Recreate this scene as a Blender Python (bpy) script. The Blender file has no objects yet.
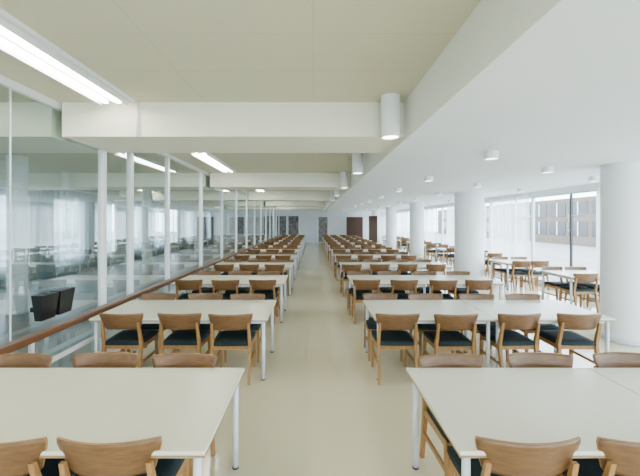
import bpy, bmesh, math, random
from mathutils import Vector, Matrix
random.seed(4)
S=bpy.context.scene
F=340.0; H=1.86
HC=3.19; HL=2.76; XB=1.02; XR=6.6; XG=-2.85; XL=-9.0; YB=-6.0; YE=30.5

# ---------------- materials
def mat(name,col,rough=0.5,spec=0.5,metal=0.0,noise=0.0,scale=5.0,bump=0.0,emit=None,es=0.0,stretch=None,col2=None):
    m=bpy.data.materials.new(name); m.use_nodes=True
    nt=m.node_tree; b=nt.nodes['Principled BSDF']
    b.inputs['Base Color'].default_value=(*col,1); b.inputs['Roughness'].default_value=rough
    b.inputs['Specular IOR Level'].default_value=spec; b.inputs['Metallic'].default_value=metal
    if noise or col2 or bump:
        tc=nt.nodes.new('ShaderNodeTexCoord'); mp=nt.nodes.new('ShaderNodeMapping')
        if stretch: mp.inputs['Scale'].default_value=stretch
        nz=nt.nodes.new('ShaderNodeTexNoise'); nz.inputs['Scale'].default_value=scale; nz.inputs['Detail'].default_value=4
        nt.links.new(tc.outputs['Object'],mp.inputs['Vector']); nt.links.new(mp.outputs['Vector'],nz.inputs['Vector'])
        cr=nt.nodes.new('ShaderNodeValToRGB'); cr.color_ramp.elements[0].position=0.3; cr.color_ramp.elements[1].position=0.7
        c2=col2 or tuple(c*(1-noise) for c in col)
        cr.color_ramp.elements[0].color=(*c2,1); cr.color_ramp.elements[1].color=(*col,1)
        nt.links.new(nz.outputs['Fac'],cr.inputs['Fac']); nt.links.new(cr.outputs['Color'],b.inputs['Base Color'])
        if bump:
            bp=nt.nodes.new('ShaderNodeBump'); bp.inputs['Strength'].default_value=bump; bp.inputs['Distance'].default_value=0.01
            nt.links.new(nz.outputs['Fac'],bp.inputs['Height']); nt.links.new(bp.outputs['Normal'],b.inputs['Normal'])
    if emit:
        b.inputs['Emission Color'].default_value=(*emit,1); b.inputs['Emission Strength'].default_value=es
    return m
def panelmat(name,col,w,h):
    m=mat(name,col,0.9,0.2,noise=0.05,scale=60,bump=0.15); nt=m.node_tree; bs=nt.nodes['Principled BSDF']
    src=bs.inputs['Base Color'].links[0].from_socket
    tc=nt.nodes.new('ShaderNodeTexCoord'); br=nt.nodes.new('ShaderNodeTexBrick')
    br.offset=0.0; br.inputs['Scale'].default_value=1.0; br.inputs['Brick Width'].default_value=w; br.inputs['Row Height'].default_value=h
    br.inputs['Mortar Size'].default_value=0.006; br.inputs['Mortar Smooth'].default_value=0.3
    br.inputs['Color1'].default_value=(1,1,1,1); br.inputs['Color2'].default_value=(.985,.985,.985,1); br.inputs['Mortar'].default_value=(.88,.88,.88,1)
    nt.links.new(tc.outputs['Object'],br.inputs['Vector'])
    mx=nt.nodes.new('ShaderNodeMixRGB'); mx.blend_type='MULTIPLY'; mx.inputs[0].default_value=1
    nt.links.new(src,mx.inputs[1]); nt.links.new(br.outputs['Color'],mx.inputs[2]); nt.links.new(mx.outputs[0],bs.inputs['Base Color'])
    return m
def glassmat(name,base=0.05,gain=0.6,power=3.0,tint=(0.93,0.97,0.96)):
    m=bpy.data.materials.new(name); m.use_nodes=True; nt=m.node_tree; nt.nodes.clear()
    o=nt.nodes.new('ShaderNodeOutputMaterial'); mx=nt.nodes.new('ShaderNodeMixShader')
    t=nt.nodes.new('ShaderNodeBsdfTransparent'); t.inputs[0].default_value=(*tint,1)
    g=nt.nodes.new('ShaderNodeBsdfGlossy'); g.inputs['Roughness'].default_value=0.0; g.inputs[0].default_value=(0.92,0.97,0.96,1)
    lw=nt.nodes.new('ShaderNodeLayerWeight'); lw.inputs[0].default_value=0.5
    p=nt.nodes.new('ShaderNodeMath'); p.operation='POWER'; p.inputs[1].default_value=power
    a=nt.nodes.new('ShaderNodeMath'); a.operation='MULTIPLY_ADD'; a.inputs[1].default_value=gain; a.inputs[2].default_value=base; a.use_clamp=True
    nt.links.new(lw.outputs['Facing'],p.inputs[0]); nt.links.new(p.outputs[0],a.inputs[0]); nt.links.new(a.outputs[0],mx.inputs[0])
    nt.links.new(t.outputs[0],mx.inputs[1]); nt.links.new(g.outputs[0],mx.inputs[2]); nt.links.new(mx.outputs[0],o.inputs[0])
    return m
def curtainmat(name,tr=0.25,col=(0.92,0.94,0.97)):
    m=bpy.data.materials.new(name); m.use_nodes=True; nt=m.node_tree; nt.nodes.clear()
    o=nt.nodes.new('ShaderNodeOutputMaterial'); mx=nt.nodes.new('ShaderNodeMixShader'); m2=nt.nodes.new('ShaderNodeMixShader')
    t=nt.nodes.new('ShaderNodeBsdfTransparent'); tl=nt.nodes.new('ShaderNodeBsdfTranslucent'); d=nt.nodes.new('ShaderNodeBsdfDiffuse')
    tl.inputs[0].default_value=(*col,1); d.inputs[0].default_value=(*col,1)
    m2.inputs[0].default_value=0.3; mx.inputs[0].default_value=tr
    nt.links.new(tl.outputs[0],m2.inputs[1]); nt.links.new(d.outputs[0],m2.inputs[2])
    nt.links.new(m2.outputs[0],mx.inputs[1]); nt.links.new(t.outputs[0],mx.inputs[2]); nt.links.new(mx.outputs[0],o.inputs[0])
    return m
M=dict(
 floor=mat('floor_linoleum',(0.76,0.68,0.47),0.14,0.65,noise=0.05,scale=1.2),
 ceil=panelmat('ceiling_acoustic',(0.68,0.65,0.50),1.2,0.6),
 beam=mat('beam_paint',(0.84,0.82,0.68),0.7,0.3,noise=0.02,scale=3),
 bulk=mat('bulkhead_paint',(0.92,0.91,0.82),0.7,0.3,noise=0.02,scale=3),
 drop=mat('ceiling_white',(0.89,0.93,0.98),0.7,0.3,noise=0.02,scale=2),
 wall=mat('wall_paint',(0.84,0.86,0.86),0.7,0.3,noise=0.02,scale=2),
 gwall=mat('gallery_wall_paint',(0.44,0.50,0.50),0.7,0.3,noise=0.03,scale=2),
 white=mat('white_lacquer',(0.86,0.88,0.89),0.35,0.5,noise=0.02,scale=8),
 greyf=mat('floor_grey',(0.20,0.23,0.23),0.35,0.4,noise=0.1,scale=2),
 top=mat('laminate_top',(0.76,0.73,0.59),0.28,0.5,noise=0.03,scale=3),
 edge=mat('table_edge_wood',(0.34,0.22,0.10),0.5,0.4,noise=0.2,scale=20),
 steel=mat('painted_steel_leg',(0.70,0.75,0.81),0.3,0.5,noise=0.03,scale=10),
 ven=mat('walnut_veneer',(0.19,0.094,0.034),0.40,0.45,col2=(0.11,0.05,0.018),scale=6,stretch=(1.5,6,14)),
 oak=mat('oak_frame',(0.40,0.21,0.068),0.45,0.4,col2=(0.28,0.14,0.043),scale=8,stretch=(12,12,1.5)),
 uph=mat('upholstery_dark',(0.012,0.026,0.030),0.75,0.3,noise=0.3,scale=60,bump=0.2),
 rail=mat('handrail_wood',(0.18,0.075,0.03),0.35,0.5,col2=(0.11,0.045,0.018),scale=6,stretch=(10,0.8,10)),
 black=mat('black_plastic',(0.006,0.006,0.007),0.4,0.4,noise=0.1,scale=5),
 dark=mat('dark_frame',(0.04,0.04,0.045),0.5,0.4,noise=0.1,scale=5),
 brown=mat('brown_panel',(0.06,0.024,0.010),0.5,0.4,noise=0.25,scale=4,stretch=(8,8,1)),
 art=mat('mural_print',(0.30,0.29,0.29),0.6,0.3,col2=(0.11,0.07,0.055),scale=4),
 conc=mat('exterior_concrete',(0.15,0.125,0.10),0.9,0.2,noise=0.15,scale=1),
 extw=mat('exterior_window',(0.012,0.016,0.02),0.25,0.5,noise=0.2,scale=2),
 ground=mat('exterior_ground',(0.30,0.31,0.29),0.9,0.2,noise=0.2,scale=1),
 tube=mat('fluorescent_tube',(1,1,1),0.5,0.2,noise=0.0,emit=(1.0,0.98,0.82),es=36),
 bulb=mat('lamp_glow',(1,1,1),0.5,0.2,emit=(1.0,0.93,0.76),es=14),
 disc=mat('downlight_glow',(1,1,1),0.5,0.2,emit=(1.0,0.98,0.95),es=7),
 glass=glassmat('partition_glass',0.12,0.78,1.7,(0.82,0.90,0.88)),
 wglass=glassmat('window_glass',0.03,0.5,4.0,(0.97,0.98,0.98)),
 curt=curtainmat('sheer_curtain',0.34,(0.95,0.97,0.99)),
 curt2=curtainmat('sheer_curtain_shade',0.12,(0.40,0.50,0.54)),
)
# ---------------- mesh helpers
class B:
    def __init__(s): s.bm=bmesh.new(); s.mats=[]
    def mi(s,m):
        m=M[m]
        if m not in s.mats: s.mats.append(m)
        return s.mats.index(m)
    def hexa(s,vs,m):
        v=[s.bm.verts.new(p) for p in vs]; k=s.mi(m)
        for f in ((0,3,2,1),(4,5,6,7),(0,1,5,4),(1,2,6,5),(2,3,7,6),(3,0,4,7)):
            fc=s.bm.faces.new([v[i] for i in f]); fc.material_index=k
        return v
    def box(s,a,b,m,bev=0.0):
        x0,x1=sorted((a[0],b[0]));y0,y1=sorted((a[1],b[1]));z0,z1=sorted((a[2],b[2]))
        v=s.hexa([(x0,y0,z0),(x1,y0,z0),(x1,y1,z0),(x0,y1,z0),(x0,y0,z1),(x1,y0,z1),(x1,y1,z1),(x0,y1,z1)],m)
        if bev:
            es=set()
            for q in v:
                for e in q.link_edges: es.add(e)
            bmesh.ops.bevel(s.bm,geom=list(es),offset=bev,segments=2,affect='EDGES',profile=0.5,material=-1)
    def stick(s,p0,p1,w0,d0,w1,d1,m):
        x,y,z=p0; X,Y,Z=p1
        s.hexa([(x-w0/2,y-d0/2,z),(x+w0/2,y-d0/2,z),(x+w0/2,y+d0/2,z),(x-w0/2,y+d0/2,z),
                (X-w1/2,Y-d1/2,Z),(X+w1/2,Y-d1/2,Z),(X+w1/2,Y+d1/2,Z),(X-w1/2,Y+d1/2,Z)],m)
    def cyl(s,c,r,z0,z1,m,n=20,cap=True,r2=None):
        r2=r if r2 is None else r2; k=s.mi(m)
        a=[s.bm.verts.new((c[0]+r*math.cos(2*math.pi*i/n),c[1]+r*math.sin(2*math.pi*i/n),z0)) for i in range(n)]
        b=[s.bm.verts.new((c[0]+r2*math.cos(2*math.pi*i/n),c[1]+r2*math.sin(2*math.pi*i/n),z1)) for i in range(n)]
        for i in range(n):
            f=s.bm.faces.new((a[i],a[(i+1)%n],b[(i+1)%n],b[i])); f.material_index=k; f.smooth=True
        if cap:
            f=s.bm.faces.new(a[::-1]); f.material_index=k; f=s.bm.faces.new(b); f.material_index=k
    def quad(s,ps,m):
        f=s.bm.faces.new([s.bm.verts.new(p) for p in ps]); f.material_index=s.mi(m)
    def mesh(s,name,norm=True):
        if norm: bmesh.ops.recalc_face_normals(s.bm,faces=s.bm.faces[:])
        me=bpy.data.meshes.new(name); s.bm.to_mesh(me); s.bm.free()
        for m in s.mats: me.materials.append(m)
        return me
    def obj(s,name,loc=(0,0,0),norm=True):
        o=bpy.data.objects.new(name,s.mesh(name,norm)); o.location=loc; S.collection.objects.link(o); return o
def inst(name,me,loc,rz=0):
    o=bpy.data.objects.new(name,me); o.location=loc; o.rotation_euler[2]=rz; S.collection.objects.link(o); return o

# ---------------- shell
b=B(); b.box((XG-0.05,YB,-0.12),(XR+0.15,YE,0),'floor'); b.obj('floor')
b=B(); b.box((XL,YB,-0.12),(XG-0.05,YE,-0.0),'greyf'); b.obj('floor_gallery')
b=B(); b.box((XL,YB,HC),(XB,YE,HC+0.15),'ceil'); b.obj('ceiling')
b=B(); b.box((XB,YB,HL),(XR+0.15,YE,HC+0.15),'drop'); b.obj('ceiling_lowered')
b=B()
b.box((XB-0.012,YB,HL-0.0),(XB,YE,HC),'bulk'); b.obj('trim_bulkhead')
for i,y in enumerate([-1.75,3.78,9.2,14.6,20.0,25.4]):
    b=B(); b.box((XG+0.06,y,HL+0.05),(XB-0.012,y+0.9,HC),'beam'); b.obj('ceiling_beam')
    b=B(); b.box((XL,y,HL+0.05),(XG-0.06,y+0.9,HC),'beam'); b.obj('ceiling_beam')
# back wall (behind the camera); unseen windows added to brighten the near end
b=B(); b.box((XL-0.15,YB-0.15,0),(XR+0.15,YB,0.4),'wall'); b.box((XL-0.15,YB-0.15,2.6),(XR+0.15,YB,HC+.15),'wall')
xs=[-9.15,-6.5,-4.5,-2.5,-0.5,1.5,3.5,5.5,6.75]
for i,x in enumerate(xs[:-1]):
    b.box((x,YB-0.15,0.4),(xs[i+1] if i in (0,1,2) else x+.3,YB,2.6),'wall')
b.obj('wall_back')
for j,x in enumerate(xs[:-1]):
    if j<3: continue
    x0=x+.3; x1=min(xs[j+1],XR); b=B(); y=YB-.08
    b.box((x0,y-.03,.4),(x0+.04,y+.03,2.6),'white'); b.box((x1-.04,y-.03,.4),(x1,y+.03,2.6),'white')
    b.box((x0+.04,y-.03,.4),(x1-.04,y+.03,.44),'white'); b.box((x0+.04,y-.03,2.56),(x1-.04,y+.03,2.6),'white')
    b.quad([(x0+.04,y,.44),(x1-.04,y,.44),(x1-.04,y,2.56),(x0+.04,y,2.56)],'wglass')
    b.obj('window_%d'%(50+j),norm=False)  # added pane behind the camera, lets more sky light in
b=B(); b.box((XL-0.15,YE,0),(XR+0.15,YE+0.15,HC),'wall'); b.obj('wall_end')

# ---------------- right window wall : sill + head + frames + curtains
b=B(); b.box((XR,YB,0),(XR+0.15,YE,0.14),'wall'); b.box((XR,YB,2.62),(XR+0.15,YE,HL),'wall')
b.box((XR,YB,0.14),(XR+0.15,YB+.1,2.62),'wall'); b.obj('wall_right')
ys=[-5.9,-3.4,-1.0,1.4,3.6,5.8,7.9,10.3,12.7,15.1,17.5,19.9,22.3,24.7,27.1,30.5]  # unseen bays behind the camera are added to light the near ceiling
for i in range(len(ys)-1):
    y0,y1=ys[i],ys[i+1]; b=B()
    fx0,fx1=XR+0.03,XR+0.10; w=0.04; fm='white' if i!=6 else 'steel'
    b.box((fx0,y0,0.14),(fx1,y0+w,2.62),fm); b.box((fx0,y1-w,0.14),(fx1,y1,2.62),fm)
    b.box((fx0,y0+w,0.14),(fx1,y1-w,0.18),fm); b.box((fx0,y0+w,2.58),(fx1,y1-w,2.62),fm)
    ym=y0+(y1-y0)*0.36
    b.box((fx0,ym-0.02,0.18),(fx1-.02,ym+0.02,2.58),'steel' if i!=6 else 'dark')
    b.box((fx0+.01,y0+w,2.02),(fx1-.01,ym-0.025,2.05),fm)
    b.quad([(XR+0.065,y0+w,0.18),(XR+0.065,y1-w,0.18),(XR+0.065,y1-w,2.58),(XR+0.065,y0+w,2.58)],'wglass')
    b.obj('window_%d'%(i+1),norm=False)
def curtain(x,y0,y1,z0,z1,m,amp=0.035,wl=0.16):
    b=B(); k=b.mi(m); n=int((y1-y0)/0.03); pr=None
    for i in range(n+1):
        y=y0+(y1-y0)*i/n; ph=2*math.pi*y/wl
        dx=amp*math.sin(ph+0.8*math.sin(y*2.3))*(0.7+0.3*math.sin(y*5.1))
        c=(b.bm.verts.new((x+dx,y,z0)),b.bm.verts.new((x+dx*0.8,y,z1)))
        if pr:
            f=b.bm.faces.new((pr[0],c[0],c[1],pr[1])); f.material_index=k; f.smooth=True
        pr=c
    b.box((x-0.015,y0,z1),(x+0.015,y1,z1+0.03),'white')
    return b.obj('window_curtain',norm=False)
for a,c in [(1.7,5.6),(5.8,7.85),(10.3,12.6),(12.8,16.6),(18.3,22.2),(22.4,26.4),(27.5,30.3)]:
    curtain(XR-0.06,a,c,0.03,HL-0.03,'curt',0.03)
# ---------------- left gallery outer wall
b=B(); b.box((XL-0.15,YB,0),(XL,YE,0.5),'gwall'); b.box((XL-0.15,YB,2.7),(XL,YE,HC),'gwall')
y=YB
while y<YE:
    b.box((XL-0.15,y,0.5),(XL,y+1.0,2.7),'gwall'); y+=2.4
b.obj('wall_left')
y=YB+1.0; k=20
while y<YE-1.5:
    b=B(); x=XL-0.08
    b.box((x-.03,y,0.5),(x+.03,y+.05,2.7),'white'); b.box((x-.03,y+1.35,0.5),(x+.03,y+1.4,2.7),'white')
    b.box((x-.03,y+.05,0.5),(x+.03,y+1.35,.55),'white'); b.box((x-.03,y+.05,2.65),(x+.03,y+1.35,2.7),'white')
    b.box((x-.02,y+.68,0.55),(x+.02,y+.72,2.65),'white')
    b.quad([(x,y+.05,.55),(x,y+1.35,.55),(x,y+1.35,2.65),(x,y+.05,2.65)],'wglass')
    b.obj('window_%d'%k,norm=False); k+=1; y+=2.4
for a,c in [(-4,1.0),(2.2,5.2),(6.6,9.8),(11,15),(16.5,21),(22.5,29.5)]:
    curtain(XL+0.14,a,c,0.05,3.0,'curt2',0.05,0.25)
for y in (1.5,6.9,12.3,17.7,23.1):
    b=B(); b.cyl((-6.0,y),0.17,0,HC,'white',32,cap=False); b.cyl((-6.0,y),0.18,0,0.08,'steel',32); b.obj('round_column')

# ---------------- glass partition
b=B()
b.box((XG-0.03,YB,HC-0.07),(XG+0.03,YE,HC),'white')
b.box((XG-0.03,YB,0),(XG+0.03,YE,0.10),'white')
my=[-3.4,0.0+-1.4,4.6,5.3]+[6.65+1.98*i for i in range(12)]
for y in my: b.box((XG-0.035,y-0.04,0.10),(XG+0.035,y+0.04,HC-0.07),'white')
for y in (1.7,3.2): b.box((XG-0.006,y-0.006,0.10),(XG+0.006,y+0.006,HC-0.07),'steel')
b.quad([(XG,YB,0.10),(XG,YE,0.10),(XG,YE,HC-0.07),(XG,YB,HC-0.07)],'glass')
b.obj('glass_partition',norm=False)
# handrail
b=B()
b.box((-2.80,-5,0.69),(-2.69,29,0.76),'rail',0.012)
y=-4.6
while y<29:
    b.box((-2.765,y-.02,0),(-2.735,y+.02,0.69),'white'); y+=1.98
b.box((-2.765,-5,0.38),(-2.735,29,0.43),'white',0.006)
b.obj('wooden_handrail')
# black boxes hung on the partition, above the handrail
b=B()
for y in (3.40,3.64):
    z0,z1=.86,1.12
    b.hexa([(-2.80,y+.02,z0),(-2.73,y+.02,z0),(-2.73,y+.20,z0),(-2.80,y+.20,z0),(-2.82,y,z1),(-2.70,y,z1),(-2.70,y+.22,z1),(-2.82,y+.22,z1)],'black')
b.box((-2.847,3.42,.95),(-2.81,3.84,1.0),'black')
b.obj('wall_mounted_rack')

# ---------------- columns
for y,x,r in ((5.35,4.93,.32),(10.5,4.82,.42),(15.8,4.82,.32),(21.0,4.82,.32),(26.2,4.82,.32)):
    b=B(); b.cyl((x,y),r,0,HL,'white',48,cap=False); b.cyl((x,y),r+.008,0,0.08,'steel',48); b.obj('round_column')

# ---------------- lights
for i,y in enumerate((3.6,6.25,8.95,11.65,14.35,17.05,19.75,22.45,25.1)):
    b=B(); c=(0.82,y)
    b.cyl(c,0.10,HC-0.44,HC,'white',32,cap=False); b.cyl(c,0.085,HC-0.435,HC-0.3,'white',32,cap=False)
    n=32; k=b.mi('white')
    a=[b.bm.verts.new((c[0]+.10*math.cos(2*math.pi*i/n),c[1]+.10*math.sin(2*math.pi*i/n),HC-.44)) for i in range(n)]
    d=[b.bm.verts.new((c[0]+.085*math.cos(2*math.pi*i/n),c[1]+.085*math.sin(2*math.pi*i/n),HC-.435)) for i in range(n)]
    for j in range(n):
        f=b.bm.faces.new((a[j],a[(j+1)%n],d[(j+1)%n],d[j])); f.material_index=k
    b.cyl(c,0.084,HC-0.425,HC-0.415,'bulb',32)
    b.obj('cylinder_ceiling_lamp')
def disc():
    b=B(); b.cyl((0,0),0.085,-0.09,0,'white',32,cap=False); b.cyl((0,0),0.07,-0.085,-0.08,'disc',32)
    b.cyl((0,0),0.085,-0.09,-0.088,'white',32,cap=False,r2=0.07); return b.mesh('ceiling_downlight')
dm=disc()
for j in range(11): inst('ceiling_downlight',dm,(2.3,2.0+2.38*j,HL))
for j in range(11): inst('ceiling_downlight',dm,(3.85,3.2+2.38*j,HL))
for j in range(10): inst('ceiling_downlight',dm,(5.6,4.4+2.38*j,HL))
def fluo(L):
    b=B(); b.box((-0.15,0,-0.035),(0.15,L,0),'white',0.005)
    b.box((-0.15,0,-0.075),(-0.135,L,-0.035),'white'); b.box((0.135,0,-0.075),(0.15,L,-0.035),'white')
    b.box((-0.008,0,-0.06),(0.008,L,-0.035),'white')
    for x in (-0.07,0.07):
        b.box((x-0.025,0.03,-0.07),(x+0.025,L-0.03,-0.04),'tube',0.008)
    return b.mesh('fluorescent_fixture')
fm=fluo(2.3)
for y in (-4.9+.8,-0.8,1.35+.05,6.4,11.9,17.3,22.7): inst('fluorescent_fixture',fm,(-2.13,y-.05,HC))  # fixture behind the camera is an unseen addition for more light
for y in (12.2,23.0): inst('fluorescent_fixture',fm,(-6.8,y,HC))
# conduit at beam end
b=B(); b.cyl((-1.94,3.75),0.012,HL+0.05,HC,'white',12); b.box((-1.97,-.8,HC-0.03),(-1.94,3.7,HC),'white'); b.obj('trim_conduit')

# ---------------- chair
def chair():
    b=B()
    for sx in (-1,1):
        b.stick((sx*.215,-.055,0),(sx*.215,.02,.44),.028,.034,.034,.045,'oak')
        b.stick((sx*.215,.02,.44),(sx*.208,-.045,.70),.034,.045,.026,.022,'oak')
        b.stick((sx*.215,.425,0),(sx*.215,.40,.43),.028,.028,.036,.040,'oak')
        b.box((sx*.215-.013,.03,.375),(sx*.215+.013,.395,.425),'oak')
        b.box((sx*.215-.010,-.02,.20),(sx*.215+.010,.40,.23),'oak')
    b.box((-.2,.385,.375),(.2,.41,.42),'oak'); b.box((-.2,.015,.375),(.2,.035,.42),'oak')
    # seat cushion
    k=b.mi('uph'); NX,NY=8,8; g=[]
    for t in (0,1):
        gr=[]
        for j in range(NY+1):
            r=[]
            for i in range(NX+1):
                u=-1+2*i/NX; v=-1+2*j/NY
                sx=.225+.01*v; e=(1-u**6)*(1-v**6)
                z=(.465+.018*e - .012*(1-u*u)*(1-v*v)) if t else .425
                rr=1-0.04*(abs(u)**4*abs(v)**4)
                r.append(b.bm.verts.new((u*sx*rr,.215+v*.22*rr,z)))
            gr.append(r)
        g.append(gr)
    for j in range(NY):
        for i in range(NX):
            for t in (0,1):
                f=b.bm.faces.new((g[t][j][i],g[t][j][i+1],g[t][j+1][i+1],g[t][j+1][i])); f.material_index=k; f.smooth=bool(t)
    per=[(0,i) for i in range(NX)]+[(j,NX) for j in range(NY)]+[(NY,i) for i in range(NX,0,-1)]+[(j,0) for j in range(NY,0,-1)]
    for q in range(len(per)):
        a=per[q]; c=per[(q+1)%len(per)]
        f=b.bm.faces.new((g[0][a[0]][a[1]],g[0][c[0]][c[1]],g[1][c[0]][c[1]],g[1][a[0]][a[1]])); f.material_index=k
    # curved back rest
    k=b.mi('ven'); NU,NV=20,8; G=[]
    for t in (0,1):
        gr=[]
        for j in range(NV+1):
            v=j/NV; r=[]
            hw=.200+.062*(v**0.8)
            if v>0.85: hw-=.010*((v-.85)/.15)**2
            if v<0.15: hw-=.012*((.15-v)/.15)**2
            for i in range(NU+1):
                u=-1+2*i/NU
                x=u*hw; z=.61+.20*v
                z+= -0.004*abs(u)**3*v - .004*(1-u*u)*v + .010*(1-v)*(1-u*u)
                y=-.055-.035*v+.055*u*u + (.013 if t else 0)
                r.append(b.bm.verts.new((x,y+.01,z)))
            gr.append(r)
        G.append(gr)
    for j in range(NV):
        for i in range(NU):
            for t in (0,1):
                f=b.bm.faces.new((G[t][j][i],G[t][j][i+1],G[t][j+1][i+1],G[t][j+1][i])); f.material_index=k; f.smooth=True
    per=[(0,i) for i in range(NU)]+[(j,NU) for j in range(NV)]+[(NV,i) for i in range(NU,0,-1)]+[(j,0) for j in range(NV,0,-1)]
    k=b.mi('oak')
    for q in range(len(per)):
        a=per[q]; c=per[(q+1)%len(per)]
        f=b.bm.faces.new((G[0][a[0]][a[1]],G[0][c[0]][c[1]],G[1][c[0]][c[1]],G[1][a[0]][a[1]])); f.material_index=k
    return b.mesh('dining_chair')
CH=chair()
def table(w,d=0.96):
    b=B(); t=.735
    b.box((0,0,t-.022),(w,d,t),'top',.004)
    b.box((0.002,0.002,t-.034),(w-.002,d-.002,t-.022),'edge')
    b.box((.06,.06,t-.075),(w-.06,.08,t-.034),'steel'); b.box((.06,d-.08,t-.075),(w-.06,d-.06,t-.034),'steel')
    b.box((.06,.08,t-.075),(.08,d-.08,t-.034),'steel'); b.box((w-.08,.08,t-.075),(w-.06,d-.08,t-.034),'steel')
    for x in (.055,w-.055):
        for y in (.055,d-.055):
            b.cyl((x,y),.021,0.012,t-.034,'steel',16); b.cyl((x,y),.024,0,.012,'dark',16)
    return b.mesh('dining_table')
T3=table(2.08); T2=table(1.40); T1=table(1.2)
def chairs_for(x,y,xs,d=0.96,near=None):
    for k,cx in enumerate(xs):
        if near: inst('dining_chair',CH,(x+near[k],y+.02,0),random.uniform(-.02,.02))
        else: inst('dining_chair',CH,(x+cx+random.uniform(-.03,.03),y+random.uniform(-.04,.01),0),random.uniform(-.05,.05))
        inst('dining_chair',CH,(x+cx+random.uniform(-.025,.025),y+d+.03+random.uniform(-.02,.03),0),math.pi+random.uniform(-.05,.05))
for i in range(12):
    y=1.667+2.29*i
    inst('dining_table',T3,(-2.61,y,0)); chairs_for(-2.61,y,(.33,.97,1.61) if i==0 else (.36,1.04,1.68),near=(.45,1.05,1.61) if i==0 else None)
    inst('dining_table',T2,(.72,y,0)); chairs_for(.72,y,(.38,1.06) if i==0 else (.27,.93),near=(.335,.93) if i==0 else None)
    inst('dining_table',T2,(2.125,y,0)); chairs_for(2.125,y,(.34,.98) if i==0 else (.27,.94))
for i in range(9):
    y=7.0+2.29*i
    inst('dining_table',T1,(5.3,y,0)); chairs_for(5.3,y,(.34,.90))

# ---------------- end wall details
def framed(name,x0,x1,z0,z1,m,y=YE):
    b=B(); b.box((x0,y-.03,z0),(x1,y-.005,z1),m); f=.05
    b.box((x0-f,y-.05,z0-f),(x0,y-.002,z1+f),'white'); b.box((x1,y-.05,z0-f),(x1+f,y-.002,z1+f),'white')
    b.box((x0,y-.05,z1),(x1,y-.002,z1+f),'white'); b.box((x0,y-.05,z0-f),(x1,y-.002,z0),'white'); return b.obj(name)
framed('wall_mural',-3.3,-2.4,.7,2.4,'art'); framed('wall_mural',-2.2,-1.3,.7,2.4,'art')
framed('door_1',-.5,.35,.06,2.3,'steel'); framed('door_2',.5,1.3,.06,2.3,'art')
b=B(); b.box((2.9,YE-1.2,0),(4.3,YE-1.0,2.3),'brown'); b.box((2.85,YE-1.22,2.3),(4.35,YE-.98,2.36),'white'); b.obj('wood_partition')
b=B(); b.box((4.0,24.3,0),(4.6,24.4,2.3),'brown'); b.box((3.95,24.28,2.3),(4.65,24.42,2.36),'white'); b.obj('wood_partition')
framed('wall_mural',-7.5,-4.2,.8,2.3,'art')

# ---------------- exterior
b=B(); b.box((XR+.2,-30,-.3),(60,70,-.1),'ground'); b.box((-60,-30,-.3),(XL-.2,70,-.1),'ground'); b.obj('ground')
b=B(); X=22
b.box((X,10,0-.1),(X+6,60,3.9),'conc')
for r in range(2):
    z=.7+1.65*r
    for j in range(20):
        b.box((X-.03,10.4+2.4*j,z),(X,12.4+2.4*j,z+1.2),'extw')
        b.box((X-.08,11.36+2.4*j,z),(X-.03,11.42+2.4*j,z+1.2),'white')
b.obj('neighbouring_building')

# ---------------- world & portals
w=bpy.data.worlds.new('World'); S.world=w; w.use_nodes=True
bg=w.node_tree.nodes['Background']; bg.inputs[0].default_value=(0.73,0.86,1.0,1); bg.inputs[1].default_value=16.0
def portal(x,yc,zc,L,Hh,rot):
    l=bpy.data.lights.new('window_portal','AREA'); l.shape='RECTANGLE'; l.size=Hh; l.size_y=L; l.cycles.is_portal=True
    o=bpy.data.objects.new('window_portal',l); o.location=(x,yc,zc); o.rotation_euler=rot; S.collection.objects.link(o)
portal(XR+.2,12.3,1.4,36.5,2.6,(0,math.pi/2,0))
portal(XL-.2,12,1.6,36,2.3,(0,-math.pi/2,0))
l=bpy.data.lights.new('window_portal','AREA'); l.shape='RECTANGLE'; l.size=15.8; l.size_y=2.3; l.cycles.is_portal=True
o=bpy.data.objects.new('window_portal',l); o.location=(-1.2,YB-.2,1.5); o.rotation_euler=(math.pi/2,0,0); S.collection.objects.link(o)

cam=bpy.data.cameras.new('camera'); co=bpy.data.objects.new('camera',cam); S.collection.objects.link(co)
co.location=(0,0,H); co.rotation_euler=(math.pi/2,0,0)
cam.sensor_width=36; cam.lens=36*F/640; cam.shift_x=7/640; cam.shift_y=-16/640; cam.clip_start=.05; cam.clip_end=300
S.camera=co
